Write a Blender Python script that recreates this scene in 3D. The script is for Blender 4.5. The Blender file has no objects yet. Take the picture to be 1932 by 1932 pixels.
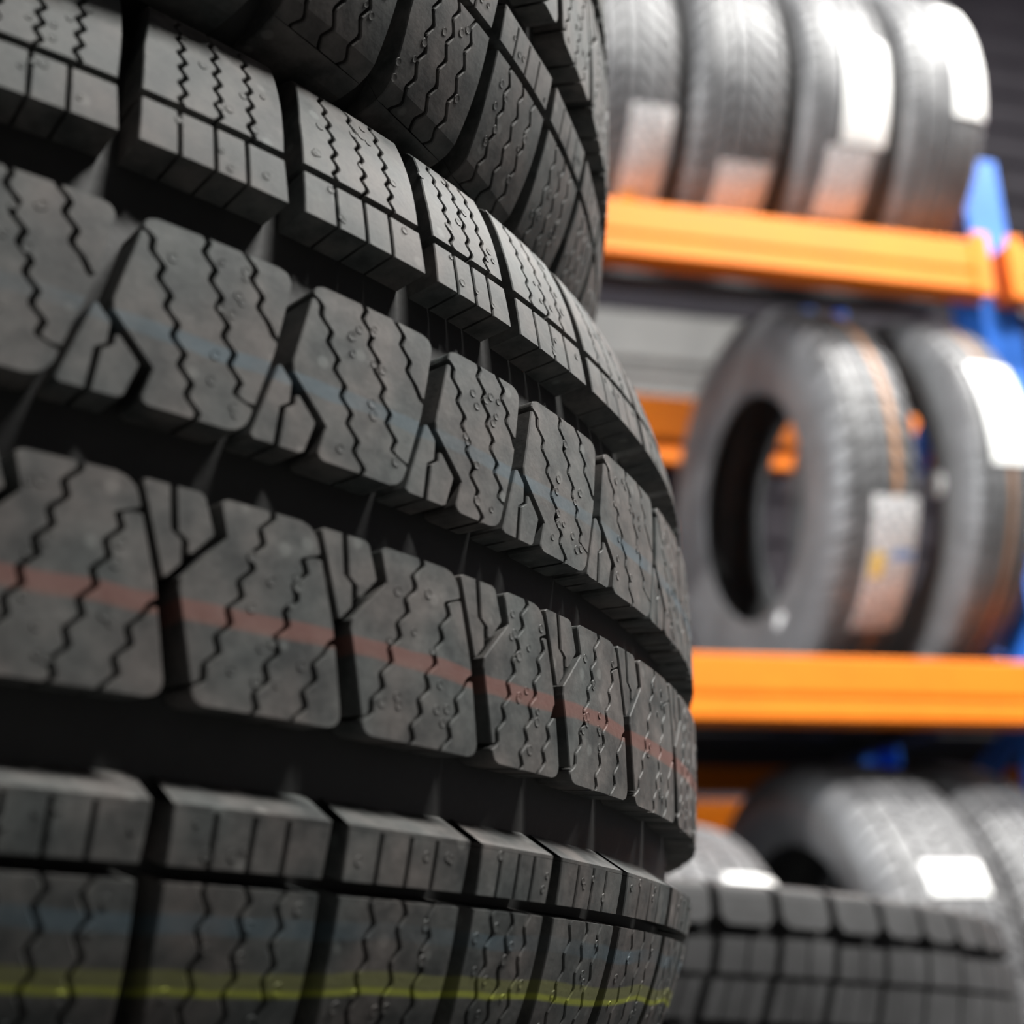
import bpy, math, random
import numpy as np
from mathutils import Matrix, Vector

C = bpy.context.scene.collection
PI = math.pi
FLOOR = 0.39          # height of the lens above the floor; all "cam height" values below get this added

# ------------------------------------------------------------------ camera
RIGHT = Vector((0.9628314, -0.2675474, -0.0370688))
DOWN = Vector((0.0524908, 0.3199656, -0.9459740))
FWD = Vector((0.2649536, 0.9088677, 0.3221167))
cam_d = bpy.data.cameras.new('camera')
cam = bpy.data.objects.new('camera', cam_d)
C.objects.link(cam)
m3 = Matrix((RIGHT, -DOWN, -FWD)).transposed()
cam.matrix_world = Matrix.Translation((0, 0, FLOOR)) @ m3.to_4x4()
cam_d.sensor_width = 36.0
cam_d.lens = 49.94
cam_d.clip_start = 0.01
cam_d.dof.use_dof = True
cam_d.dof.focus_distance = 0.305
cam_d.dof.aperture_fstop = 11.0
bpy.context.scene.camera = cam

# ------------------------------------------------------------------ world, exposure
w = bpy.data.worlds.new('world')
bpy.context.scene.world = w
w.use_nodes = True
w.node_tree.nodes['Background'].inputs[0].default_value = (0.75, 0.85, 1.0, 1)
w.node_tree.nodes['Background'].inputs[1].default_value = 0.006
vs = bpy.context.scene.view_settings
vs.view_transform = 'Standard'
vs.look = 'None'
vs.gamma = 1.0
vs.exposure = 0.0
vs.use_curve_mapping = False

# ------------------------------------------------------------------ lamps' light (each sits inside its fixture, built below)
LAMPS = [  # x, y, height, length along x, power
    (1.75, 1.10, 2.80, 1.2, 96.0),
    (3.50, 1.10, 2.80, 1.2, 90.0),
    (-2.50, -0.35, 2.75, 1.2, 300.0),
    (1.50, -0.62, 3.05, 1.2, 178.0),
    (0.90, 2.95, 3.05, 1.2, 18.0),
    (4.60, 2.90, 5.30, 1.2, 60.0),  # added high up to lift the back wall's tone
]
for (x, y, z, ln, pw) in LAMPS:
    ld = bpy.data.lights.new('tube_light', 'AREA')
    ld.shape = 'RECTANGLE'
    ld.size = ln
    ld.size_y = 0.10
    ld.energy = pw
    ld.color = (1.0, 0.985, 0.95)
    lo = bpy.data.objects.new('tube_light', ld)
    lo.location = (x, y, z - 0.012)
    C.objects.link(lo)

# fill light added for the tyre sidewalls, with an invented window behind it
wl = bpy.data.lights.new('added_sidewall_fill', 'AREA')
wl.shape = 'RECTANGLE'; wl.size = 1.4; wl.size_y = 1.8
wl.energy = 185.0
wl.color = (0.93, 0.97, 1.0)
wo = bpy.data.objects.new('added_sidewall_fill', wl)
wo.location = (-3.04, 0.7, 1.70)
wo.rotation_euler = (0, -PI / 2, 0)
C.objects.link(wo)

# ------------------------------------------------------------------ materials
def mat(name, col, rough=0.6, metal=0.0, spec=0.5):
    m = bpy.data.materials.new(name)
    m.use_nodes = True
    b = m.node_tree.nodes['Principled BSDF']
    b.inputs['Base Color'].default_value = (*col, 1)
    b.inputs['Roughness'].default_value = rough
    b.inputs['Metallic'].default_value = metal
    b.inputs['Specular IOR Level'].default_value = spec
    return m


def noisy(name, c1, c2, scale, rough=(0.5, 0.6), bump=0.0, bscale=400, spec=0.5, metal=0.0, bands=(), lo=0.35, hi=0.65, dots=False):
    m = mat(name, c1, rough[0], metal, spec)
    nt = m.node_tree
    N, L = nt.nodes, nt.links
    b = N['Principled BSDF']
    tc = N.new('ShaderNodeTexCoord')
    no = N.new('ShaderNodeTexNoise')
    no.inputs['Scale'].default_value = scale
    no.inputs['Detail'].default_value = 5
    no.inputs['Roughness'].default_value = 0.65
    L.new(tc.outputs['Object'], no.inputs['Vector'])
    mr = N.new('ShaderNodeMapRange')
    mr.inputs[1].default_value = lo
    mr.inputs[2].default_value = hi
    L.new(no.outputs['Fac'], mr.inputs[0])
    mx = N.new('ShaderNodeMix')
    mx.data_type = 'RGBA'
    mx.inputs[6].default_value = (*c1, 1)
    mx.inputs[7].default_value = (*c2, 1)
    L.new(mr.outputs[0], mx.inputs[0])
    out = mx.outputs[2]
    if dots:      # pale moulding nubs with glints painted in and a faint colour drift of the dust
        vo = N.new('ShaderNodeTexVoronoi'); vo.inputs['Scale'].default_value = 105; vo.inputs['Randomness'].default_value = 1.0
        L.new(tc.outputs['Object'], vo.inputs['Vector'])
        vm = N.new('ShaderNodeMapRange')
        vm.inputs[1].default_value = 0.10; vm.inputs[2].default_value = 0.16; vm.inputs[3].default_value = 0.45; vm.inputs[4].default_value = 0.0
        L.new(vo.outputs['Distance'], vm.inputs[0])
        m0 = N.new('ShaderNodeMix'); m0.data_type = 'RGBA'
        L.new(vm.outputs[0], m0.inputs[0]); L.new(out, m0.inputs[6]); m0.inputs[7].default_value = (0.19, 0.19, 0.18, 1)
        cn = N.new('ShaderNodeTexNoise'); cn.inputs['Scale'].default_value = 60; cn.inputs['Detail'].default_value = 2
        L.new(tc.outputs['Object'], cn.inputs['Vector'])
        hs = N.new('ShaderNodeMix'); hs.data_type = 'RGBA'; hs.blend_type = 'MULTIPLY'; hs.inputs[0].default_value = 1.0
        cm = N.new('ShaderNodeValToRGB')
        cm.color_ramp.elements[0].position = 0.35; cm.color_ramp.elements[0].color = (0.90, 1.0, 1.02, 1)
        cm.color_ramp.elements[1].position = 0.65; cm.color_ramp.elements[1].color = (1.06, 0.99, 0.98, 1)
        L.new(cn.outputs['Fac'], cm.inputs[0]); L.new(m0.outputs[2], hs.inputs[6]); L.new(cm.outputs[0], hs.inputs[7])
        out = hs.outputs[2]
    if bands:
        sx = N.new('ShaderNodeSeparateXYZ')
        L.new(tc.outputs['Object'], sx.inputs[0])
        n2 = N.new('ShaderNodeTexNoise')
        n2.inputs['Scale'].default_value = 28
        n2.inputs['Detail'].default_value = 3
        L.new(tc.outputs['Object'], n2.inputs['Vector'])
        for (z0, wd, col, al, patch) in bands:
            s = N.new('ShaderNodeMath'); s.operation = 'SUBTRACT'
            L.new(sx.outputs[2], s.inputs[0]); s.inputs[1].default_value = z0
            # ragged edge
            r = N.new('ShaderNodeMath'); r.operation = 'MULTIPLY_ADD'
            L.new(n2.outputs['Fac'], r.inputs[0]); r.inputs[1].default_value = 0.004; r.inputs[2].default_value = -0.002
            s2 = N.new('ShaderNodeMath'); s2.operation = 'ADD'
            L.new(s.outputs[0], s2.inputs[0]); L.new(r.outputs[0], s2.inputs[1])
            ab = N.new('ShaderNodeMath'); ab.operation = 'ABSOLUTE'
            L.new(s2.outputs[0], ab.inputs[0])
            ml = N.new('ShaderNodeMapRange')
            ml.inputs[1].default_value = wd * 0.5
            ml.inputs[2].default_value = wd * 0.5 + 0.0006
            ml.inputs[3].default_value = al
            ml.inputs[4].default_value = 0.0
            L.new(ab.outputs[0], ml.inputs[0])
            f = ml.outputs[0]
            if patch:
                pm = N.new('ShaderNodeMapRange')
                pm.inputs[1].default_value = 0.40; pm.inputs[2].default_value = 0.60
                pm.inputs[3].default_value = 0.25
                L.new(n2.outputs['Fac'], pm.inputs[0])
                mm = N.new('ShaderNodeMath'); mm.operation = 'MULTIPLY'
                L.new(f, mm.inputs[0]); L.new(pm.outputs[0], mm.inputs[1])
                f = mm.outputs[0]
            m2 = N.new('ShaderNodeMix'); m2.data_type = 'RGBA'
            L.new(f, m2.inputs[0]); L.new(out, m2.inputs[6])
            m2.inputs[7].default_value = (*col, 1)
            out = m2.outputs[2]
    L.new(out, b.inputs['Base Color'])
    rr = N.new('ShaderNodeMapRange')
    rr.inputs[3].default_value = rough[0]
    rr.inputs[4].default_value = rough[1]
    L.new(no.outputs['Fac'], rr.inputs[0])
    L.new(rr.outputs[0], b.inputs['Roughness'])
    if bump:
        nb = N.new('ShaderNodeTexNoise')
        nb.inputs['Scale'].default_value = bscale
        nb.inputs['Detail'].default_value = 3
        L.new(tc.outputs['Object'], nb.inputs['Vector'])
        bp = N.new('ShaderNodeBump')
        bp.inputs['Strength'].default_value = bump
        bp.inputs['Distance'].default_value = 0.0004
        L.new(nb.outputs['Fac'], bp.inputs['Height'])
        L.new(bp.outputs[0], b.inputs['Normal'])
    return m


BANDS = [(-0.0246, 0.0018, (0.18, 0.075, 0.060), 0.68, False),
         (-0.0262, 0.0005, (0.20, 0.085, 0.065), 0.55, False),
         (0.0195, 0.0024, (0.075, 0.120, 0.15), 0.60, True),
         (-0.0715, 0.0022, (0.075, 0.12, 0.15), 0.55, True),
         (-0.0797, 0.0026, (0.175, 0.18, 0.065), 0.8, False),
         (-0.0812, 0.0005, (0.34, 0.37, 0.05), 0.85, False)]
M_TREAD = noisy('winter_tread_rubber', (0.040, 0.040, 0.039), (0.120, 0.117, 0.111), 120, (0.58, 0.72), 0.12, 900, 0.35, lo=0.34, hi=0.68, dots=True, bands=BANDS)
M_TREAD2 = noisy('winter_tread_rubber_plain', (0.040, 0.040, 0.039), (0.120, 0.117, 0.111), 120, (0.58, 0.72), 0.12, 900, 0.35, lo=0.34, hi=0.68, dots=True)
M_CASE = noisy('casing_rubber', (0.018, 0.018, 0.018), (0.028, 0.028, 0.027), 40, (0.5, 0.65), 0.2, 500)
M_RT = noisy('rack_tread_rubber', (0.12, 0.12, 0.125), (0.20, 0.20, 0.205), 18, (0.40, 0.55), 0.0, spec=0.6)
M_RTB = noisy('rack_tread_rubber_brown_line', (0.09, 0.09, 0.092), (0.15, 0.15, 0.155), 18, (0.40, 0.55), 0.0, spec=0.6,
              bands=[(0.022, 0.012, (0.50, 0.24, 0.10), 0.8, False)])
M_RTC = noisy('rack_tread_rubber_brown_centre_line', (0.09, 0.09, 0.092), (0.15, 0.15, 0.155), 18, (0.40, 0.55), 0.0, spec=0.6,
               bands=[(0.004, 0.010, (0.50, 0.24, 0.10), 0.6, False)])
M_RS = noisy('rack_sidewall_rubber', (0.09, 0.09, 0.091), (0.13, 0.13, 0.132), 12, (0.38, 0.5), 0.0, spec=0.6)
M_OFF = noisy('block_tread_rubber', (0.035, 0.035, 0.036), (0.06, 0.06, 0.062), 25, (0.5, 0.65), 0.2, 300)
M_ORANGE = noisy('orange_paint', (0.74, 0.17, 0.004), (0.80, 0.20, 0.005), 6, (0.5, 0.6), spec=0.3)
M_BLUE = noisy('blue_paint', (0.02, 0.13, 0.55), (0.03, 0.17, 0.65), 6, (0.35, 0.5))
M_STEEL = noisy('grey_sheet_steel', (0.13, 0.13, 0.127), (0.17, 0.168, 0.162), 8, (0.4, 0.55), metal=0.0)
M_DECK = noisy('dark_deck_board', (0.022, 0.020, 0.022), (0.04, 0.036, 0.038), 12, (0.7, 0.8))
M_BAR = noisy('dark_bar_steel', (0.03, 0.03, 0.035), (0.05, 0.05, 0.055), 8, (0.5, 0.6))
M_FLOOR = noisy('concrete_floor', (0.010, 0.010, 0.010), (0.018, 0.018, 0.017), 3, (0.6, 0.75))
M_WALL = noisy('dark_wall_cladding', (0.085, 0.075, 0.092), (0.125, 0.11, 0.132), 2, (0.6, 0.7))
M_WALL2 = noisy('black_wall_paint', (0.018, 0.017, 0.019), (0.028, 0.026, 0.029), 2, (0.7, 0.8))
M_CEIL = noisy('dark_ceiling', (0.03, 0.03, 0.033), (0.045, 0.045, 0.048), 2, (0.7, 0.8))
M_WHITE = mat('lamp_housing', (0.7, 0.7, 0.7), 0.5)


def label_mat(name, seed, tint=(0.86, 0.86, 0.84), ink=0.35):
    m = noisy(name, tint, tint, 10, (0.3, 0.4))
    N, L = m.node_tree.nodes, m.node_tree.links
    b = N['Principled BSDF']
    uv = N.new('ShaderNodeTexCoord')
    mp = N.new('ShaderNodeMapping')
    mp.inputs['Location'].default_value = (seed * 1.7, seed * 0.9, 0)
    mp.inputs['Scale'].default_value = (7, 26, 1)
    L.new(uv.outputs['UV'], mp.inputs[0])
    v = N.new('ShaderNodeTexNoise')
    v.inputs['Scale'].default_value = 1.0
    v.inputs['Detail'].default_value = 1
    L.new(mp.outputs[0], v.inputs['Vector'])
    r = N.new('ShaderNodeMapRange')
    r.inputs[1].default_value = 0.52
    r.inputs[2].default_value = 0.56
    r.inputs[3].default_value = 0.0
    r.inputs[4].default_value = ink
    L.new(v.outputs['Fac'], r.inputs[0])
    mx = N.new('ShaderNodeMix'); mx.data_type = 'RGBA'
    L.new(r.outputs[0], mx.inputs[0])
    mx.inputs[6].default_value = (*tint, 1)
    mx.inputs[7].default_value = (0.12, 0.13, 0.17, 1)
    L.new(mx.outputs[2], b.inputs['Base Color'])
    return m


M_LAB = [label_mat('printed_label_paper', 1), label_mat('printed_label_paper_grey', 5, (0.70, 0.70, 0.70), 0.6),
         label_mat('plain_label_paper', 9, (0.92, 0.92, 0.90), 0.12)]
M_YEL = mat('label_print_yellow', (0.85, 0.62, 0.15), 0.4)
M_LBLUE = mat('label_print_blue', (0.20, 0.35, 0.65), 0.4)


# ------------------------------------------------------------------ helpers
def mesh_np(name, V, Fs, m, parent=None, smooth=False, uv=None):
    me = bpy.data.meshes.new(name)
    V = np.asarray(V, np.float32).reshape(-1, 3)
    if isinstance(Fs, np.ndarray):
        k = Fs.shape[1]
        me.vertices.add(len(V)); me.vertices.foreach_set('co', V.ravel())
        me.loops.add(Fs.size); me.loops.foreach_set('vertex_index', Fs.astype(np.int32).ravel())
        me.polygons.add(len(Fs))
        me.polygons.foreach_set('loop_start', np.arange(0, Fs.size, k, dtype=np.int32))
        me.polygons.foreach_set('loop_total', np.full(len(Fs), k, np.int32))
        me.update(calc_edges=True)
        me.validate()
    else:
        me.from_pydata([tuple(map(float, v)) for v in V], [], Fs)
        me.update()
    me.polygons.foreach_set('use_smooth', np.full(len(me.polygons), bool(smooth)))
    if uv is not None:
        l = me.uv_layers.new(name='UVMap')
        for i, lp in enumerate(me.loops):
            l.data[i].uv = uv[lp.vertex_index]
    me.materials.append(m)
    o = bpy.data.objects.new(name, me)
    C.objects.link(o)
    if parent is not None:
        o.parent = parent
    return o


def empty(name, loc, label=None, cat=None, group=None):
    o = bpy.data.objects.new(name, None)
    C.objects.link(o)
    o.location = loc
    o.empty_display_size = 0.1
    if label: o['label'] = label
    if cat: o['category'] = cat
    if group: o['group'] = group
    return o


class MB:
    def __init__(s):
        s.v = []; s.f = []

    def box(s, x0, x1, y0, y1, z0, z1, c=0.0):
        # box with chamfered edges along its longest axis
        n = len(s.v)
        if c <= 0:
            s.v += [(x0, y0, z0), (x1, y0, z0), (x1, y1, z0), (x0, y1, z0), (x0, y0, z1), (x1, y0, z1), (x1, y1, z1), (x0, y1, z1)]
            s.f += [tuple(n + i for i in q) for q in ((0, 3, 2, 1), (4, 5, 6, 7), (0, 1, 5, 4), (1, 2, 6, 5), (2, 3, 7, 6), (3, 0, 4, 7))]
            return
        d = (x1 - x0, y1 - y0, z1 - z0)
        ax = d.index(max(d))
        lo = (x0, y0, z0); hi = (x1, y1, z1)
        b, e = [i for i in range(3) if i != ax]
        oct_ = [(lo[b] + c, lo[e]), (hi[b] - c, lo[e]), (hi[b], lo[e] + c), (hi[b], hi[e] - c), (hi[b] - c, hi[e]), (lo[b] + c, hi[e]), (lo[b], hi[e] - c), (lo[b], lo[e] + c)]
        for t in (lo[ax], hi[ax]):
            for (p, q) in oct_:
                v = [0, 0, 0]; v[ax] = t; v[b] = p; v[e] = q
                s.v.append(tuple(v))
        s.f.append(tuple(n + i for i in range(8)))
        s.f.append(tuple(n + 15 - i for i in range(8)))
        for i in range(8):
            j = (i + 1) % 8
            s.f.append((n + i, n + j, n + 8 + j, n + 8 + i))

    def prism_x(s, prof, x0, x1):
        n = len(s.v); k = len(prof)
        for x in (x0, x1):
            s.v += [(x, y, z) for (y, z) in prof]
        s.f.append(tuple(n + i for i in range(k)))
        s.f.append(tuple(n + 2 * k - 1 - i for i in range(k)))
        for i in range(k):
            j = (i + 1) % k
            s.f.append((n + i, n + j, n + k + j, n + k + i))

    def bar(s, a, b, wd):
        a = Vector(a); b = Vector(b)
        d = (b - a).normalized()
        u = d.cross(Vector((1, 0, 0))).normalized() if abs(d.x) < 0.9 else d.cross(Vector((0, 0, 1))).normalized()
        v = d.cross(u)
        n = len(s.v)
        for p in (a, b):
            for (i, j) in ((-1, -1), (1, -1), (1, 1), (-1, 1)):
                s.v.append(tuple(p + u * i * wd / 2 + v * j * wd / 2))
        s.f += [tuple(n + i for i in q) for q in ((0, 3, 2, 1), (4, 5, 6, 7), (0, 1, 5, 4), (1, 2, 6, 5), (2, 3, 7, 6), (3, 0, 4, 7))]

    def build(s, name, m, parent=None):
        return mesh_np(name, s.v, s.f, m, parent)


def struct(o):
    o['kind'] = 'structure'
    return o


# ------------------------------------------------------------------ tyre building
def pl(pts):
    xs = np.array([p[0] for p in pts]); ys = np.array([p[1] for p in pts])
    if xs[0] > xs[-1]:
        xs = xs[::-1]; ys = ys[::-1]
    return lambda t: np.interp(t, xs, ys)


class Profile:
    """outer surface of a tyre as a function of t, the distance along it from the centre line"""
    def __init__(s, R, k, k4, half, edge, depth, fade):
        ts = list(np.linspace(0, half, 60)); a = list(ts); r = [R - k * t * t - k4 * (t / 0.09) ** 4 for t in ts]
        t = half
        pa, pr = a[-1], r[-1]
        for (ea, er) in edge:
            dd = math.hypot(ea - pa, er - pr)
            t += dd; ts.append(t); a.append(ea); r.append(er); pa, pr = ea, er
        s.t = np.array(ts); s.a = np.array(a); s.r = np.array(r); s.tmax = t
        s.depth = depth; s.fade = fade; s.R = R
        da = np.gradient(s.a, s.t); dr = np.gradient(s.r, s.t)
        n = np.hypot(da, dr)
        s.nr = da / n; s.na = -dr / n

    def at(s, t, h):
        sg = np.sign(t) + (t == 0)
        u = np.abs(t)
        a = np.interp(u, s.t, s.a); r = np.interp(u, s.t, s.r)
        nr = np.interp(u, s.t, s.nr); na = np.interp(u, s.t, s.na)
        return r + h * nr, sg * (a + h * na)

    def dep(s, t):
        u = np.abs(t)
        return s.depth * np.clip((s.tmax - u) / (s.tmax - s.fade), 0.02, 1.0)


def tri(x):
    """rounded zigzag, -1..1"""
    y = 2 * np.abs(2 * (x - np.floor(x + 0.5))) - 1
    return np.clip(y * 1.35, -1, 1)


class Tread:
    def __init__(s, P, cham=0.00025):
        s.P = P; s.V = []; s.F = []; s.T = []; s.n = 0; s.c = cham

    def slab(s, t, L, R, phi0, draft=0.0):
        """t rows, L/R left and right edge angles per row"""
        P, c = s.P, s.c
        rmid, _ = P.at(t, 0)
        ca = c / rmid
        ok = (R - L) > 3 * ca
        i = 0
        while i < len(t):
            if not ok[i]:
                i += 1; continue
            j = i
            while j + 1 < len(t) and ok[j + 1]:
                j += 1
            if j > i:
                s._strip(t[i:j + 1], L[i:j + 1] + phi0, R[i:j + 1] + phi0, ca[i:j + 1], draft if i == 0 else 0.0)
            i = j + 1

    def _strip(s, t, L, R, ca, draft=0.0):
        P, c = s.P, s.c
        D = P.dep(t) * 1.03
        n = len(t)
        cols = [(L, -D), (L, -c + 0 * t), (L + ca, 0 * t), (R - ca, 0 * t), (R, -c + 0 * t), (R, -D)]
        V = np.zeros((n, 6, 3))
        for k, (ph, h) in enumerate(cols):
            r, a = P.at(t, h)
            V[:, k, 0] = r * np.sin(ph); V[:, k, 1] = -r * np.cos(ph); V[:, k, 2] = a
        idx = np.arange(n * 6).reshape(n, 6) + s.n
        q = np.stack([idx[:-1, :-1], idx[:-1, 1:], idx[1:, 1:], idx[1:, :-1]], -1).reshape(-1, 4)
        e0 = idx[0]; e1 = idx[-1]
        caps = np.array([[e0[0], e0[5], e0[4], e0[1]], [e0[1], e0[4], e0[3], e0[2]], [e1[1], e1[4], e1[5], e1[0]], [e1[2], e1[3], e1[4], e1[1]]])
        if draft:
            # the wall of the first row slopes out by `draft` towards the groove floor
            td = t[0] - draft * (1 if t[-1] > t[0] else -1) * 1.0
            W = []
            for ph in (L[0], R[0]):
                r, a = P.at(np.array([td]), -D[:1])
                W.append((r[0] * math.sin(ph), -r[0] * math.cos(ph), a[0]))
            k = s.n + n * 6
            caps = np.concatenate([caps[1:], [[k, k + 1, e0[4], e0[1]], [e0[0], k, e0[1], e0[1]], [k + 1, e0[5], e0[4], e0[4]]]])
            V = np.concatenate([V.reshape(-1, 3), np.array(W)])
            tris = caps[-2:, :3]; caps = caps[:-2]
            s.T.append(tris)
            s.V.append(V); s.F.append(q); s.F.append(caps); s.n += n * 6 + 2
            return
        s.V.append(V.reshape(-1, 3)); s.F.append(q); s.F.append(caps); s.n += n * 6

    def nub(s, t, ph, rad=0.0010, h=0.00016):
        P = s.P; k = 10
        A = np.arange(k) * 2 * PI / k
        V = []
        for (rr, hh) in ((rad, -0.0001), (rad * 0.85, h), (rad * 0.45, h * 0.55)):
            r, a = P.at(np.full(k, t) + rr * np.sin(A), hh)
            p = ph + rr * np.cos(A) / P.R
            V.append(np.stack([r * np.sin(p), -r * np.cos(p), a], 1))
        V = np.concatenate(V)
        F = []
        for q in range(2):
            for i in range(k):
                j = (i + 1) % k
                F.append((q * k + i, q * k + j, (q + 1) * k + j, (q + 1) * k + i))
        for i in range(0, k - 2, 2):
            F.append((2 * k, 2 * k + i + 1, 2 * k + i + 2, 2 * k + (i + 3) % k if i + 3 < k else 2 * k + i + 2))
        F = [f for f in F if len(set(f)) == 4]
        s.V.append(V); s.F.append(np.array(F) + s.n); s.n += 3 * k


def lathe(name, prof, m, parent, seg=180, smooth=True, closed=False):
    """prof: list of (a, r); axis = local z"""
    k = len(prof)
    ph = np.arange(seg) * 2 * PI / seg
    V = np.zeros((seg, k, 3))
    pa = np.array(prof)
    V[:, :, 0] = pa[None, :, 1] * np.sin(ph)[:, None]
    V[:, :, 1] = -pa[None, :, 1] * np.cos(ph)[:, None]
    V[:, :, 2] = pa[None, :, 0]
    idx = np.arange(seg * k).reshape(seg, k)
    nx = np.roll(idx, -1, 0)
    q = np.stack([idx[:, :-1], nx[:, :-1], nx[:, 1:], idx[:, 1:]], -1).reshape(-1, 4)
    if closed:
        q = np.concatenate([q, np.stack([idx[:, -1], nx[:, -1], nx[:, 0], idx[:, 0]], -1)])
    return mesh_np(name, V.reshape(-1, 3), q, m, parent, smooth)


def casing_parts(P, side, bead, liner, m, root, seg=220, ribs=()):
    """groove floor + two sidewalls + two beads + inner liner, closed body of revolution"""
    ts = np.linspace(-P.tmax, P.tmax, 90)
    r, a = P.at(ts, -P.dep(ts))
    lathe('tread_base', list(zip(a, r)), m, root, seg)
    e_r, e_a = r[-1], a[-1]
    for sg in (1, -1):
        pr = [(sg * e_a, e_r)] + [(sg * x, y) for (x, y) in side]
        lathe('sidewall', pr, m, root, seg)
        pb = [(sg * x, y) for (x, y) in [side[-1]] + bead]
        lathe('bead', pb, m, root, seg)
    pi_ = [(x, y) for (x, y) in [bead[-1]] + liner]
    lathe('inner_liner', pi_ + [(-x, y) for (x, y) in reversed(pi_)], m, root, seg)


# ---- the winter tyre of the near stack -----------------------------------------
def winter_pitches():
    vis = [0.5771, 0.6836, 0.790, 0.9000, 0.9904, 1.0991, 1.2260]
    rest = 2 * PI - (vis[-1] - vis[0])
    n = 53
    P = list(vis)
    for i in range(1, n):
        P.append(vis[-1] + rest * i / n)
    return P + [vis[0] + 2 * PI]


LATL = pl([(0.054, -0.0105), (0.065, -0.0118), (0.0775, -0.0078), (0.0925, -0.0042), (0.106, -0.001)])
LATR = pl([(0.054, 0.0008), (0.065, 0.0022), (0.0775, 0.0055), (0.0925, 0.0155), (0.106, 0.021)])
A_R = pl([(0.0397, 0.0078), (0.0225, -0.0065), (0.0205, -0.006), (0.0125, 0.0178), (0.0056, 0.0115)])
A_L = pl([(0.0397, -0.0072), (0.0225, -0.0185), (0.0056, -0.0350)])
S_L = pl([(0.0215, -0.0152), (0.0056, -0.0318)])
S_R = pl([(0.0215, -0.0150), (0.0125, 0.0108), (0.0056, 0.0030)])


def corner(t, t0, t1, rr):
    d = np.minimum(t - t0, t1 - t)
    d = np.clip(d, 0, rr)
    return (rr - np.sqrt(np.maximum(rr * rr - (rr - d) ** 2, 0))) / 0.32


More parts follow.
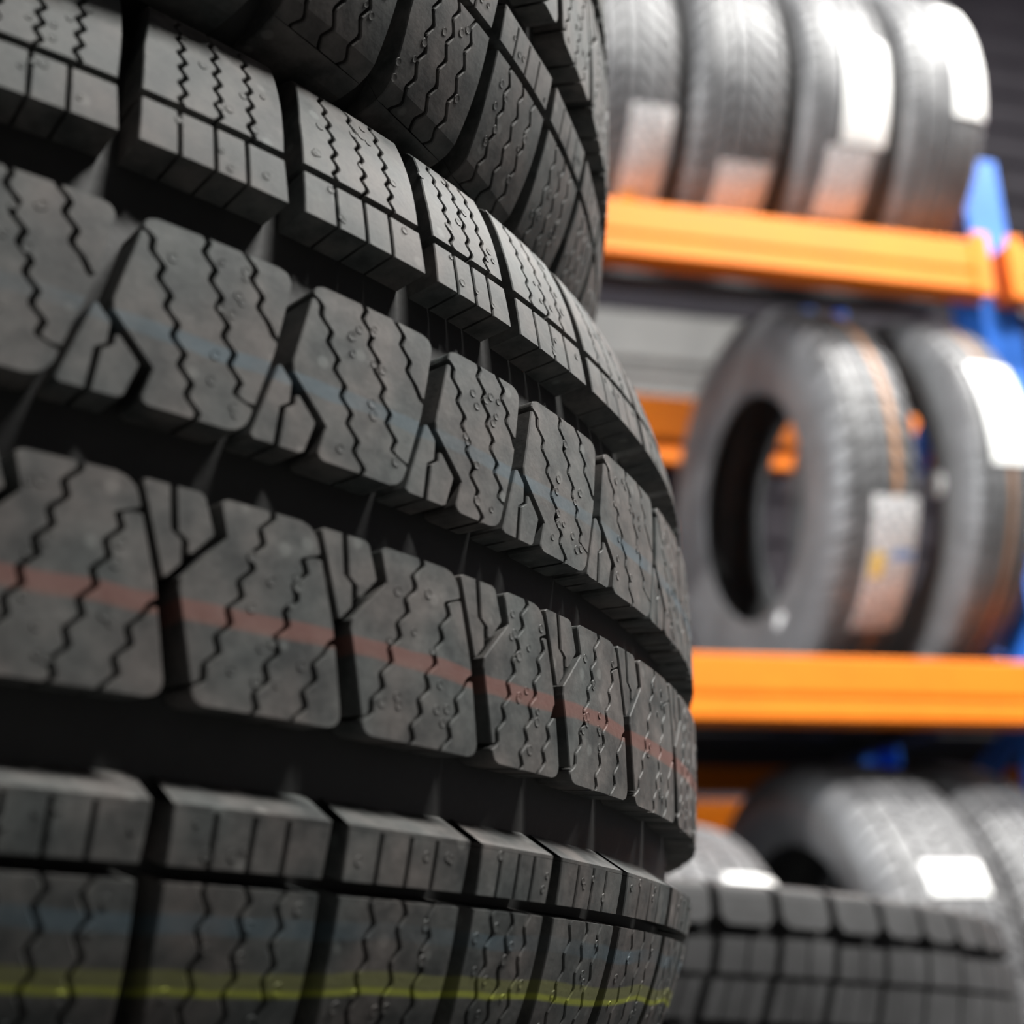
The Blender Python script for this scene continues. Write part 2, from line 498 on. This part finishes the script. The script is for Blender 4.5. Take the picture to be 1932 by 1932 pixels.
def winter_tread():
    P = Profile(0.32, 0.417, 0.0108, 0.0905,
                [(0.0925, 0.3035), (0.0940, 0.3003), (0.0949, 0.2962), (0.0953, 0.2912), (0.0954, 0.2865)], 0.0082, 0.093)
    T = Tread(P)
    rnd = random.Random(4)
    ph = winter_pitches()
    for i in range(len(ph) - 1):
        p0 = ph[i]; p = ph[i + 1] - p0
        fine = 0.4 < p0 < 2.3
        st = 0.00045 if fine else 0.0016
        f = p / 0.107
        for sg, shift in ((1, 0.0), (-1, 0.049)):
            def rows(a, b):
                n = max(2, int((b - a) / st) + 1)
                return np.linspace(a, b, n)

            def put(t, L, R, sh=shift, d=0.0):
                # mirrored half: t -> -t
                T.slab(t * sg, L + sh, R + sh, p0, d)
            wv = lambda t, per, amp, k: amp * tri(t / per + 0.37 * k)
            hs = 0.00050 / 0.32
            # --- rib next to the centre groove
            t = rows(0.0060, 0.0397)
            cr = corner(t, 0.0060, 0.0397, 0.0016)
            cr2 = corner(t, 0.0060, 0.0397, 0.0030)
            LB = A_R(t) + cr; RB = p + A_L(t) - cr2
            amp = 0.0021; per = 0.0048
            s1 = pl([(0.0397, -0.003), (0.0370, 0.007 * f), (0.0340, 0.0135 * f), (0.0056, 0.044 * f)])(t) + wv(t, per, amp, 0)
            s2 = pl([(0.0397, 0.041 * f), (0.0125, 0.068 * f), (0.0100, 0.083 * f), (0.0056, 0.09 * f)])(t) + wv(t, per, amp, 1)
            s3 = pl([(0.0397, 0.069 * f), (0.0275, 0.0815 * f), (0.0235, 0.098 * f), (0.0056, 0.13 * f)])(t) + wv(t, per, amp, 2)
            edges = [s1, s2, s3]
            cur = LB
            for e in edges:
                put(t, cur, np.minimum(e - hs, RB))
                cur = np.maximum(LB, e + hs)
            put(t, cur, RB)
            # --- small wedge block
            t = rows(0.0060, 0.0213)
            LB = S_L(t) + corner(t, 0.0060, 1, 0.0008); RB = S_R(t) - corner(t, 0.0060, 1, 0.0008)
            s = pl([(0.0213, -0.004), (0.0145, -0.0055), (0.0132, -0.0115), (0.0056, -0.0145)])(t)
            put(t, LB, np.minimum(s - hs, RB)); put(t, np.maximum(LB, s + hs), RB)
            sh2 = 0.0 if sg == 1 else 0.0535
            # --- strip with straight sipes
            dr = 0.0
            t = rows(0.0545 if sg == 1 else 0.0553, 0.0645)[::3 if fine else 1]
            LB = LATR(t); RB = p + LATL(t)
            cur = LB
            for q in (0.235, 0.445, 0.640):
                e = q * p + 0 * t
                put(t, cur, e - 0.0011, sh2, dr); cur = e + 0.0011
            put(t, cur, RB, sh2, dr)
            if sg == -1:
                t = np.array([0.0545, 0.0552])
                put(t, LATR(t), p + LATL(t), sh2, 0.0040)
            # --- shoulder block with zigzag sipes
            t = rows(0.0661, 0.0955)
            LB = LATR(t); RB = p + LATL(t)
            cur = LB
            for k, (q0, q1) in enumerate(((0.255, 0.315), (0.470, 0.53), (0.675, 0.74))):
                e = np.interp(t, [0.0661, 0.0955], [q0 * p, q1 * p]) + (wv(t, 0.0042, 0.0019, k) if sg == 1 else wv(t, 0.0056, 0.0021, k))
                put(t, cur, e - hs * 0.9, sh2); cur = e + hs * 0.9
            put(t, cur, RB, sh2)
            t = rows(0.0956, P.tmax)[::2 if fine else 1]
            put(t, LATR(t), p + LATL(t), sh2)
            # --- moulding nubs
            if fine:
                for _ in range(12):
                    tt = rnd.uniform(0.009, 0.037)
                    T.nub(sg * tt, p0 + shift + rnd.uniform(0.018, 0.07) * f, rnd.uniform(0.0007, 0.0011))
                for _ in range(4):
                    T.nub(sg * rnd.uniform(0.056, 0.063), p0 + sh2 + rnd.uniform(0.008, 0.09) * f, rnd.uniform(0.0006, 0.0010))
                for _ in range(9):
                    T.nub(sg * rnd.uniform(0.068, 0.090), p0 + sh2 + rnd.uniform(0.010, 0.088) * f, rnd.uniform(0.0007, 0.0011))
    return P, T


WP, WT = winter_tread()
SIDE = [(0.0954, 0.275), (0.0948, 0.262), (0.0930, 0.248), (0.0895, 0.234), (0.085, 0.222), (0.080, 0.214), (0.0765, 0.209)]
BEAD = [(0.0745, 0.2055), (0.070, 0.2035), (0.065, 0.2035), (0.0625, 0.206)]
LINER = [(0.066, 0.215), (0.076, 0.235), (0.083, 0.258), (0.084, 0.28), (0.078, 0.296), (0.060, 0.304), (0.03, 0.3075), (0.0, 0.3085)]


def winter_tyre(label, group):
    root = empty('car_tyre', (0, 0, 0), label, 'tyre', group)
    mesh_np('tread', np.concatenate(WT.V), np.concatenate(WT.F), M_TREAD, root)
    casing_parts(WP, SIDE, BEAD, LINER, M_CASE, root)
    return root


def copy_tree(o, parent=None):
    c = o.copy(); C.objects.link(c)
    c.parent = parent
    for ch in [x for x in bpy.data.objects if x.parent == o]:
        copy_tree(ch, c)
    return c


# the near stack leans a little to the right: axis n, directions u (to the photo's right) and v (towards the lens)
n_s = Vector((0.0449660, 0.0004167, 0.9989884)).normalized()
U = M_ = None
u_c = Vector((0.9999787, 0.0065268, 0.0))          # in lens axes (right, down, forward)


def cam2world(v):
    return RIGHT * v[0] + DOWN * v[1] + FWD * v[2]


u_s = cam2world(u_c).normalized()
v_s = n_s.cross(u_s).normalized() * -1             # towards the lens
v_s = (v_s - n_s * v_s.dot(n_s)).normalized()
if v_s.dot(FWD) > 0:
    v_s = -v_s
u_s = (u_s - n_s * u_s.dot(n_s)).normalized()


def pose(o, c, spin=0.0):
    # local x = u, local -y = v, local z = n
    m = Matrix((u_s, -v_s, n_s)).transposed()
    o.matrix_world = Matrix.Translation(c) @ m.to_4x4() @ Matrix.Rotation(spin, 4, 'Z')


mid_c = Vector((-0.13092597, 0.50420789, 0.09012591 + FLOOR))
mid = winter_tyre('large winter tyre in the near stack with a thin red line round its tread', 'near stack of winter tyres')
pose(mid, mid_c)
top = copy_tree(mid)
for ch in bpy.data.objects:
    if ch.parent == top and ch.name.startswith('tread.'):
        ch.material_slots[0].link = 'OBJECT'
        ch.material_slots[0].material = M_TREAD2
top['label'] = 'uppermost winter tyre in the near stack, cut off by the top edge of the photo'
pose(top, mid_c + n_s * 0.1909 - u_s * 0.0255 + v_s * 0.0448, -0.3606)
for k in (1, 2):
    t = copy_tree(mid)
    t['label'] = 'winter tyre underneath the red-lined one in the near stack'
    pose(t, mid_c - n_s * 0.1909 * k + u_s * 0.006 * k, 0.5 * k)


# ---- block-tread tyre of the stack behind ---------------------------------------
def block_tyre(label, loc, tilt):
    P = Profile(0.36, 0.55, 0.004, 0.092, [(0.097, 0.350), (0.100, 0.344), (0.1015, 0.336), (0.1025, 0.326)], 0.013, 0.09)
    T = Tread(P, 0.0008)
    n = 57
    root = empty('off_road_tyre', loc, label, 'tyre', 'stack of block-tread tyres')
    for i in range(n):
        p = 2 * PI / n; p0 = i * p + 0.2469 - 3 * p + 0.041
        for sg in (1, -1):
            sh = 0 if sg == 1 else 0.045
            t = np.linspace(0.0775, P.tmax, 12)
            wob = 0.004 * np.sin(i * 2.1)
            cr = corner(t, 0.0775, P.tmax + .01, 0.004)
            T.slab(sg * t, 0.007 + cr + sh + 0 * t, p - 0.007 - cr + sh + 0 * t, p0)
            t = np.linspace(0.0515, 0.0705 + wob * 0.3, 8)
            sl = (0.0705 - t) * -0.55
            T.slab(sg * t, sl + 0.006 + sh, sl + p * 0.5 - 0.0012 + sh, p0)
            T.slab(sg * t, sl + p * 0.5 + 0.0012 + sh, sl + p - 0.006 + sh, p0)
            t = np.linspace(0.0275, 0.0485, 8)
            sl = (0.0705 - t) * -0.9
            T.slab(sg * t, sl + 0.007 + sh, sl + p * 0.33 - 0.001 + sh, p0)
            T.slab(sg * t, sl + p * 0.33 + 0.001 + sh, sl + p * 0.66 - 0.001 + sh, p0)
            T.slab(sg * t, sl + p * 0.66 + 0.001 + sh, sl + p - 0.007 + sh, p0)
            t = np.linspace(0.002, 0.0225, 6)
            sl = 0.02 + (0.02 - t) * 0.8
            T.slab(sg * t, sl + 0.007 + sh, sl + p - 0.007 + sh, p0)
    mesh_np('tread', np.concatenate(T.V), np.concatenate(T.F), M_OFF, root)
    casing_parts(P, [(0.1045, 0.308), (0.1045, 0.285), (0.103, 0.258), (0.1, 0.238), (0.092, 0.226), (0.086, 0.219)],
                 [(0.083, 0.2155), (0.077, 0.2135), (0.072, 0.214)],
                 [(0.074, 0.225), (0.088, 0.25), (0.096, 0.28), (0.096, 0.31), (0.086, 0.328), (0.05, 0.338), (0.0, 0.340)], M_OFF, root, 200)
    return root


off_c = Vector((0.31384249, 1.10543307, -0.03988017 + FLOOR))
off_n = (n_s + u_s * 0.035).normalized()
ob = block_tyre('large black tyre with chunky square tread blocks lying behind the near stack', off_c, 0)


def pose_n(o, c, n, spin=0.0):
    u = (u_s - n * u_s.dot(n)).normalized()
    y = n.cross(u)
    o.matrix_world = Matrix.Translation(c) @ Matrix((u, y, n)).transposed().to_4x4() @ Matrix.Rotation(spin, 4, 'Z')


pose_n(ob, off_c, off_n)
o2 = copy_tree(ob)
o2['label'] = 'chunky block-tread tyre at the foot of the stack, underneath the one whose blocks show'
pose_n(o2, off_c - off_n * 0.2265 + Vector((0.004, 0, 0)), off_n, 0.4)
o2.scale = (1, 1, 1.155)


# ---- tyres on the rack --------------------------------------------------------------
def chevron_tyre(name, R, W, rim, pattern, label, group, x, yc, zb, mt=None, spin=0.0, yaw=0.0):
    """stands upright, axis along world x; W = section width, zb = height of its underside"""
    mt = mt or M_RT
    h = W / 2
    k4 = 0.010 * (0.09 / (h * 0.9)) ** 4
    P = Profile(R, 0.5, k4, h * 0.74, [(h * 0.82, R - 0.0125), (h * 0.89, R - 0.021), (h * 0.94, R - 0.032), (h * 0.965, R - 0.042)], 0.008, h * 0.80)
    T = Tread(P, 0.0005)
    root = empty(name, (0, 0, 0), label, 'tyre', group)
    n = pattern.get('n', 64)
    p = 2 * PI / n
    ribs = pattern['ribs']
    for i in range(n):
        for sg in (1, -1):
            sh = 0 if sg == 1 else pattern.get('shift', 0) * p
            for (a0, a1, sl, gap, cuts) in ribs:
                t = np.linspace(a0 * h, a1 * h if a1 < 1 else P.tmax, 9 if a1 >= 1 else 6)
                base = sl * (t - a0 * h) / R + pattern.get('off', {}).get(a0, 0) * p
                e = [0] + list(cuts) + [1]
                for q in range(len(e) - 1):
                    g0 = gap if q == 0 else 0.0016; g1 = gap if q == len(e) - 2 else 0.0016
                    T.slab(sg * t, base + e[q] * p + g0 / R / 2 + sh, base + e[q + 1] * p - g1 / R / 2 + sh, i * p)
    mesh_np('tread', np.concatenate(T.V), np.concatenate(T.F), mt, root)
    d = R - rim
    side = [(h * 0.992, R - 0.38 * d), (h, R - 0.46 * d), (h * 0.985, R - 0.56 * d), (h * 0.95, R - 0.70 * d), (h * 0.89, R - 0.82 * d), (h * 0.84, R - 0.92 * d)]
    bead = [(h * 0.81, rim + 0.006), (h * 0.77, rim), (h * 0.70, rim), (h * 0.67, rim + 0.003)]
    liner = [(h * 0.70, R - 0.85 * d), (h * 0.85, R - 0.65 * d), (h * 0.89, R - 0.45 * d), (h * 0.86, R - 0.027), (h * 0.6, R - 0.016), (0, R - 0.0125)]
    casing_parts(P, side, bead, liner, M_RS, root, 160)
    # local z (axis) -> world x ; local -y -> world -y (front)
    mw = Matrix(((0, 0, 1), (0, 1, 0), (-1, 0, 0))).to_4x4()
    root.matrix_world = Matrix.Translation((x, yc, zb + R)) @ Matrix.Rotation(yaw, 4, 'Z') @ mw
    return root, P


def paper(root, P, a0, a1, f0, f1, m, name='paper_label', lab=None, prints=()):
    """sticker on the tread; a along the axis, f = angle up from the front, in degrees (0 = facing the aisle)"""
    na, nf = 8, 14
    V = []; uv = []; Fq = []
    for lay, hh in ((0, 0.0024), (1, 0.0006)):
        for i in range(na + 1):
            for j in range(nf + 1):
                a = a0 + (a1 - a0) * i / na
                f = math.radians(f0 + (f1 - f0) * j / nf)
                r, aa = P.at(np.array([a]), hh)
                r = float(r[0]); aa = float(aa[0])
                # world front (-y) = local -y; world up (z) = -local x
                V.append((-r * math.sin(f), -r * math.cos(f), aa)); uv.append((i / na, j / nf))
    w_ = nf + 1; tot = (na + 1) * w_
    for i in range(na):
        for j in range(nf):
            q = (i * w_ + j, (i + 1) * w_ + j, (i + 1) * w_ + j + 1, i * w_ + j + 1)
            Fq.append(q); Fq.append(tuple(tot + x for x in reversed(q)))
    ring = [i * w_ for i in range(na + 1)] + [na * w_ + j for j in range(1, w_)] + [i * w_ + nf for i in range(na - 1, -1, -1)] + [j for j in range(nf - 1, 0, -1)]
    for k in range(len(ring)):
        a, b = ring[k], ring[(k + 1) % len(ring)]
        Fq.append((a, b, tot + b, tot + a))
    o = mesh_np(name, V, Fq, m, root, False, uv)
    if lab: o['label'] = lab
    for (u0, u1, v0, v1, pm) in prints:
        V2 = []; F2 = []
        for i in range(3):
            for j in range(5):
                a = a0 + (a1 - a0) * (u0 + (u1 - u0) * i / 2); f = math.radians(f0 + (f1 - f0) * (v0 + (v1 - v0) * j / 4))
                r, aa = P.at(np.array([a]), 0.0029)
                V2.append((-float(r[0]) * math.sin(f), -float(r[0]) * math.cos(f), float(aa[0])))
        for i in range(2):
            for j in range(4):
                F2.append((i * 5 + j, (i + 1) * 5 + j, (i + 1) * 5 + j + 1, i * 5 + j + 1))
        pp = mesh_np('printed_patch', V2, F2, pm, o)
    return o


VPAT = {'n': 58, 'shift': 0.0, 'ribs': [(0.02, 0.16, 0.7, 0.0035, ()), (0.23, 0.52, 0.95, 0.0075, ()), (0.59, 1.0, 0.6, 0.0075, ())]}
RPAT = {'n': 70, 'shift': 0.5, 'ribs': [(0.0, 0.10, 0.0, 0.0005, ()), (0.18, 0.48, 0.3, 0.002, ()), (0.56, 1.0, 0.12, 0.004, ())]}
SPAT = {'n': 60, 'shift': 0.5, 'ribs': [(0.03, 0.25, -0.5, 0.004, (0.5,)), (0.31, 0.58, 0.6, 0.0045, (0.33, 0.66)), (0.64, 1.0, 0.25, 0.005, (0.5,))]}

TOPZ = 1.163 + FLOOR
MIDZ = 0.4447 + FLOOR
G1 = 'tyres standing on the upper rack shelf'
G2 = 'tyres standing on the lower rack shelf'
G3 = 'tyres standing on the floor under the rack'
RT = {}
for key, x0, x1, pat, lab in (
        ('a', 0.640, 0.822, VPAT, 'leftmost visible tyre on the upper shelf with one long label low down'),
        ('b', 0.828, 1.010, VPAT, 'v-tread tyre on the upper shelf with one short label just above the orange beam'),
        ('c', 1.016, 1.196, RPAT, 'tyre on the upper shelf with two overlapping long white labels down its tread'),
        ('d', 1.200, 1.376, RPAT, 'rightmost tyre on the upper shelf with one big white label near its top')):
    RT[key] = chevron_tyre('car_tyre', 0.285, x1 - x0 - 0.003, 0.19, pat, lab, G1, (x0 + x1) / 2, 1.72 + 0.285, TOPZ + 0.0005)
RT['T1'] = chevron_tyre('car_tyre', 0.350, 0.158, 0.200, VPAT, 'tyre with open centre showing, brown line and grey label, on the lower shelf', G2, 1.126, 2.155, MIDZ + 0.0005, M_RTB)
RT['T2'] = chevron_tyre('car_tyre', 0.330, 0.128, 0.200, RPAT, 'tyre with glaring white label and brown line, right end of the lower shelf', G2, 1.306, 2.075, MIDZ + 0.0005, M_RTC)
RT['U1'] = chevron_tyre('car_tyre', 0.360, 0.205, 0.235, SPAT, 'tyre under the lower shelf with pale bare sidewall and a small label on its tread', G3, 1.105, 2.07, 0.0005)
RT['U2'] = chevron_tyre('car_tyre', 0.362, 0.160, 0.235, SPAT, 'deep-treaded tyre on the floor under the rack, cut off by the photo\'s right edge', G3, 1.292, 2.10, 0.0005)
RT['U0'] = chevron_tyre('car_tyre', 0.300, 0.200, 0.20, SPAT, 'low small tyre with narrow white label, just right of the near stack', G3, 0.70, 1.82, 0.0005)


def sidetag(root, P, h, y, z, rad, m, name, lab):
    k = 20; V = []; F = []
    for hh in (h, h + 0.0015):
        for i in range(k):
            V.append((-(z + rad * math.sin(i * 2 * PI / k)), y + rad * math.cos(i * 2 * PI / k), -hh))
    F = [tuple(range(k)), tuple(range(2 * k - 1, k - 1, -1))] + [(i, (i + 1) % k, k + (i + 1) % k, k + i) for i in range(k)]
    o = mesh_np(name, V, F, m, root)
    o['label'] = lab
    return o


# labels: (axial from..to, angle above the front from..to)
LABELS = [
    ('a', 0.002, 0.086, -66, -29, 1, 'long white label with grey print', ((0.1, 0.4, 0.08, 0.25, M_YEL),)),
    ('b', -0.024, 0.066, -66, -43, 1, 'short pale label', ()),
    ('c', -0.010, 0.086, -33, 4, 2, 'glaring white label', ()),
    ('c', -0.030, 0.052, -58, -34, 1, 'greyer lower label', ()),
    ('d', 0.010, 0.086, -19, 28, 2, 'glaring white label', ()),
    ('T1', -0.020, 0.066, -51, -15, 1, 'grey printed label', ((0.05, 0.3, 0.42, 0.6, M_YEL), (0.45, 0.9, 0.55, 0.62, M_LBLUE))),
    ('T2', -0.030, 0.056, -6, 26, 2, 'glaring white label', ()),
    ('U1', -0.035, 0.055, 22, 30, 2, 'small white label', ()),
    ('U0', 0.014, 0.086, 41.5, 46, 2, 'narrow white label', ()),
]
for (key, a0, a1, f0, f1, mi, lab, pr) in LABELS:
    r_, P_ = RT[key]
    paper(r_, P_, a0, a1, f0, f1, M_LAB[mi], 'paper_label', lab, pr)

sidetag(RT['T1'][0], RT['T1'][1], 0.075, -0.10, -0.235, 0.018, M_LAB[2], 'round_sticker', 'small round cream sticker')
sidetag(RT['T2'][0], RT['T2'][1], 0.0640, -0.227, -0.035, 0.020, M_LAB[2], 'round_sticker', 'small white sticker')

# ------------------------------------------------------------------ racks
ZB = FLOOR
BY0, BY1 = 1.80, 1.85


def beam_prof(y0, y1, z0, z1):
    """roll-formed box beam with the stepped upper edge"""
    s = 1 if y1 > y0 else -1
    dd = abs(y1 - y0)
    P_ = [(0, 0.0), (0.003, -0.003 + 0.003), (dd - 0.003, 0.0), (dd, 0.003), (dd, z1 - z0 - 0.003), (dd - 0.003, z1 - z0), (0.003, z1 - z0), (0, z1 - z0 - 0.003),
          (0.0, (z1 - z0) * 0.42), (0.004, (z1 - z0) * 0.38), (0.004, (z1 - z0) * 0.30), (0.0, (z1 - z0) * 0.26), (0.0, 0.003)]
    return [(y0 + s * a, z0 + b) for (a, b) in P_[1:]]


def rack(name, label, group, yf, yb, posts, levels, ptop=1.755, xend=None):
    root = empty(name, (posts[0], yf, 0), label, 'rack', group)
    ox, oy = posts[0], yf
    pw = 0.08

    def B(mb, nm, m, par=root):
        mb.v = [(x - ox, y - oy, z) for (x, y, z) in mb.v]
        return mb.build(nm, m, par)
    for px in posts:
        for (py, s) in ((yf + 0.06, 1), (yb - 0.06, -1)):
            m = MB()
            y0, y1 = sorted((py, py + s * 0.08))
            # channel section: web at the outside, two flanges and return lips
            m.box(px, px + pw, py if s == 1 else py - 0.003, py + 0.003 if s == 1 else py, 0.004, ptop)
            m.box(px, px + 0.003, y0, y1, 0.004, ptop)
            m.box(px + pw - 0.003, px + pw, y0, y1, 0.004, ptop)
            po = B(m, 'upright_post', M_BLUE)
            m = MB(); m.box(px - 0.02, px + pw + 0.02, y0 - 0.02, y1 + 0.02, 0.0, 0.006)
            B(m, 'foot_plate', M_BLUE)
        ya, yb_ = yf + 0.12, yb - 0.12
        br = [((ya, 0.80), (yb_, 0.54)), ((yb_, 0.50), (ya, 0.18)), ((ya, 1.48), (yb_, 1.12)), ((yb_, 1.08), (ya, 0.84))]
        for (p, q) in br:
            m = MB(); m.bar((px + pw / 2, p[0], p[1]), (px + pw / 2, q[0], q[1]), 0.03)
            B(m, 'diagonal_brace', M_BLUE)
    for (z0, z1) in levels:
        for i in range(len(posts)):
            xa = posts[i] + pw - 0.012 + 0.0
            xb = posts[i + 1] - 0.012 if i + 1 < len(posts) else xend
            if xb is None: continue
            if i > 0: xa = posts[i] + 0.025
            for (y0, y1) in ((yf, yf + 0.05), (yb, yb - 0.05)):
                m = MB(); m.prism_x(beam_prof(y0, y1, z0, z1), xa, xb)
                bm_ = B(m, 'beam', M_ORANGE)
            for xe, sg in ((xa, 1), (xb, -1)):
                m = MB(); m.box(min(xe, xe + sg * 0.03), max(xe, xe + sg * 0.03), yf - 0.004, yf, z0 - 0.006, z1 + 0.012, 0.001)
                B(m, 'beam_connector', M_ORANGE)
    return root, B


FR_POSTS = [-0.62, 1.380]
rk, RB_ = rack('storage_rack', 'blue and orange steel pallet rack holding the standing tyres', None, 1.80, 2.56, FR_POSTS,
               [(1.068 + FLOOR, 1.163 + FLOOR), (0.3515 + FLOOR, 0.4447 + FLOOR)], xend=3.0)
rk2, RB2 = rack('storage_rack', 'second orange-beamed rack standing in the dark behind the tyre rack', None, 3.34, 4.10, [-0.62, 1.90],
                [(1.355 + FLOOR, 1.450 + FLOOR), (0.3515 + FLOOR, 0.4447 + FLOOR)], ptop=2.05)
# lower shelf: dark boards along the rack on cross bars; upper shelf: open, one long bar under the tyres
zt = 0.4447 + FLOOR
for (ya, yb, dz) in ((1.853, 2.035, 0.022), (2.045, 2.275, 0.022), (2.300, 2.440, 0.022), (2.445, 2.507, 0.048)):
    for (xa, xb) in ((-0.53, 1.37), (1.47, 2.98)):
        m = MB(); m.box(xa, xb, ya, yb, zt - dz, zt - 0.0005, 0.002)
        RB_(m, 'deck_board', M_DECK)
for xs in (-0.2, 0.48, 1.325):
    m = MB(); m.box(xs, xs + 0.04, 1.853, 2.44, zt - 0.05, zt - 0.0225, 0.001)
    RB_(m, 'cross_bar', M_BAR)
zt = 1.163 + FLOOR
for (xa, xb) in ((-0.545, 1.382), (1.458, 2.99)):
    m = MB(); m.box(xa, xb, 1.98, 2.03, zt - 0.03, zt, 0.001)
    RB_(m, 'support_bar', M_BAR)

cr = empty('storage_crate', (1.36, 3.75, 1.45 + FLOOR + 0.0005), 'pale grey lidded crate on the back rack, seen under the upper shelf', 'crate')
m = MB(); m.prism_x([(-0.36, 0.0), (0.36, 0.0), (0.385, 0.165), (-0.385, 0.165)], -0.40, 0.40)
m.box(-0.415, 0.415, -0.395, 0.395, 0.165, 0.18, 0.004)
m.build('crate_body', M_STEEL, cr)
m = MB(); m.box(-0.40, 0.40, -0.385, 0.385, 0.1805, 0.20); m.box(-0.42, 0.42, -0.40, 0.40, 0.20, 0.36, 0.012)
m.build('lid', M_STEEL, cr)
# boards on the back rack's shelves
for zt, nm in ((1.45 + FLOOR, 0), (0.4447 + FLOOR, 1)):
    for (ya, yb) in ((3.393, 3.62), (3.63, 3.83), (3.84, 4.047)):
        m = MB(); m.box(-0.53, 1.89, ya, yb, zt - 0.022, zt - 0.0005, 0.002)
        RB2(m, 'deck_board', M_DECK)

# ------------------------------------------------------------------ lamp fixtures
for i, (x, y, z, ln, pw) in enumerate(LAMPS):
    lf = empty('ceiling_lamp', (x, y, z), ['tube lamp above the aisle in front of the rack', 'tube lamp above the far end of the aisle', 'tube lamp far to the left of the near stack', 'tube lamp to the right behind the photographer', 'tube lamp between the two racks', 'tube lamp added high at the right to brighten the back wall'][i], 'lamp', 'ceiling tube lamps')
    m = MB(); m.box(-ln / 2, ln / 2, -0.07, 0.07, 0.0, 0.05, 0.01)
    m.build('lamp_housing', M_WHITE, lf)
    for s in (-1, 1):
        m = MB(); m.bar((s * ln * 0.4, 0, 0.05), (s * ln * 0.4, 0, 5.6 - z), 0.006)
        m.build('suspension_rod', M_WHITE, lf)

# ------------------------------------------------------------------ room shell
m = MB(); m.box(-3.2, 6.2, -3.2, 5.2, -0.1, 0.0); struct(m.build('floor', M_FLOOR))
m = MB(); m.box(-3.2, 6.2, -3.2, 5.2, 5.6, 5.7); struct(m.build('ceiling', M_CEIL))


def clad(name, axis, pos, a, b):
    """horizontal profiled sheet cladding"""
    m = MB(); z = 0.0
    prof = []
    while z < 5.599:
        prof += [(0, z), (0, z + 0.11), (0.03, z + 0.13), (0.03, z + 0.18), (0, min(z + 0.20, 5.599))]
        z += 0.20
    k = len(prof); n = 0
    V = []
    for e in (a, b):
        for (d, z) in prof:
            V.append((e, pos - d, z) if axis == 'y' else (pos - d, e, z))
    F = [(i, i + 1, k + i + 1, k + i) for i in range(k - 1)]
    # back side
    bk = 0.05
    V += [((e, pos + bk, z) if axis == 'y' else (pos + bk, e, z)) for e in (a, b) for z in (0, 5.599)]
    F += [(2 * k, 2 * k + 1, 2 * k + 3, 2 * k + 2)]
    return struct(mesh_np(name, V, F, M_WALL))


clad('wall_back', 'y', 5.1, -3.1, 6.1)
clad('wall_right', 'x', 6.1, -3.1, 5.1)
m = MB(); m.box(-3.2, -3.1, -3.1, 5.1, 0, 5.6); struct(m.build('wall_left', M_WALL2))
M_PANE = mat('added_glow_sheet', (0.8, 0.85, 0.9), 0.3)  # emissive sheet that goes with the added sidewall fill
M_PANE.node_tree.nodes['Principled BSDF'].inputs['Emission Color'].default_value = (0.93, 0.97, 1.0, 1)
M_PANE.node_tree.nodes['Principled BSDF'].inputs['Emission Strength'].default_value = 4.0
m = MB()
for (a, b, c, d) in ((-0.25, 1.65, 0.92, 0.98), (-0.25, 1.65, 2.42, 2.48), (-0.25, -0.20, 0.98, 2.42), (1.60, 1.65, 0.98, 2.42), (0.67, 0.73, 0.98, 2.42)):
    m.box(-3.10, -3.06, a, b, c, d, 0.003)
wf = struct(m.build('added_fill_window', M_WHITE))  # unseen window, invented as the source of the sidewall fill
m = MB(); m.box(-3.098, -3.09, -0.20, 1.60, 0.98, 2.42)
m.build('glow_pane', M_PANE, wf)
m = MB(); m.box(-3.1, 6.1, -3.2, -3.1, 0, 5.6); struct(m.build('wall_front', M_WALL2))
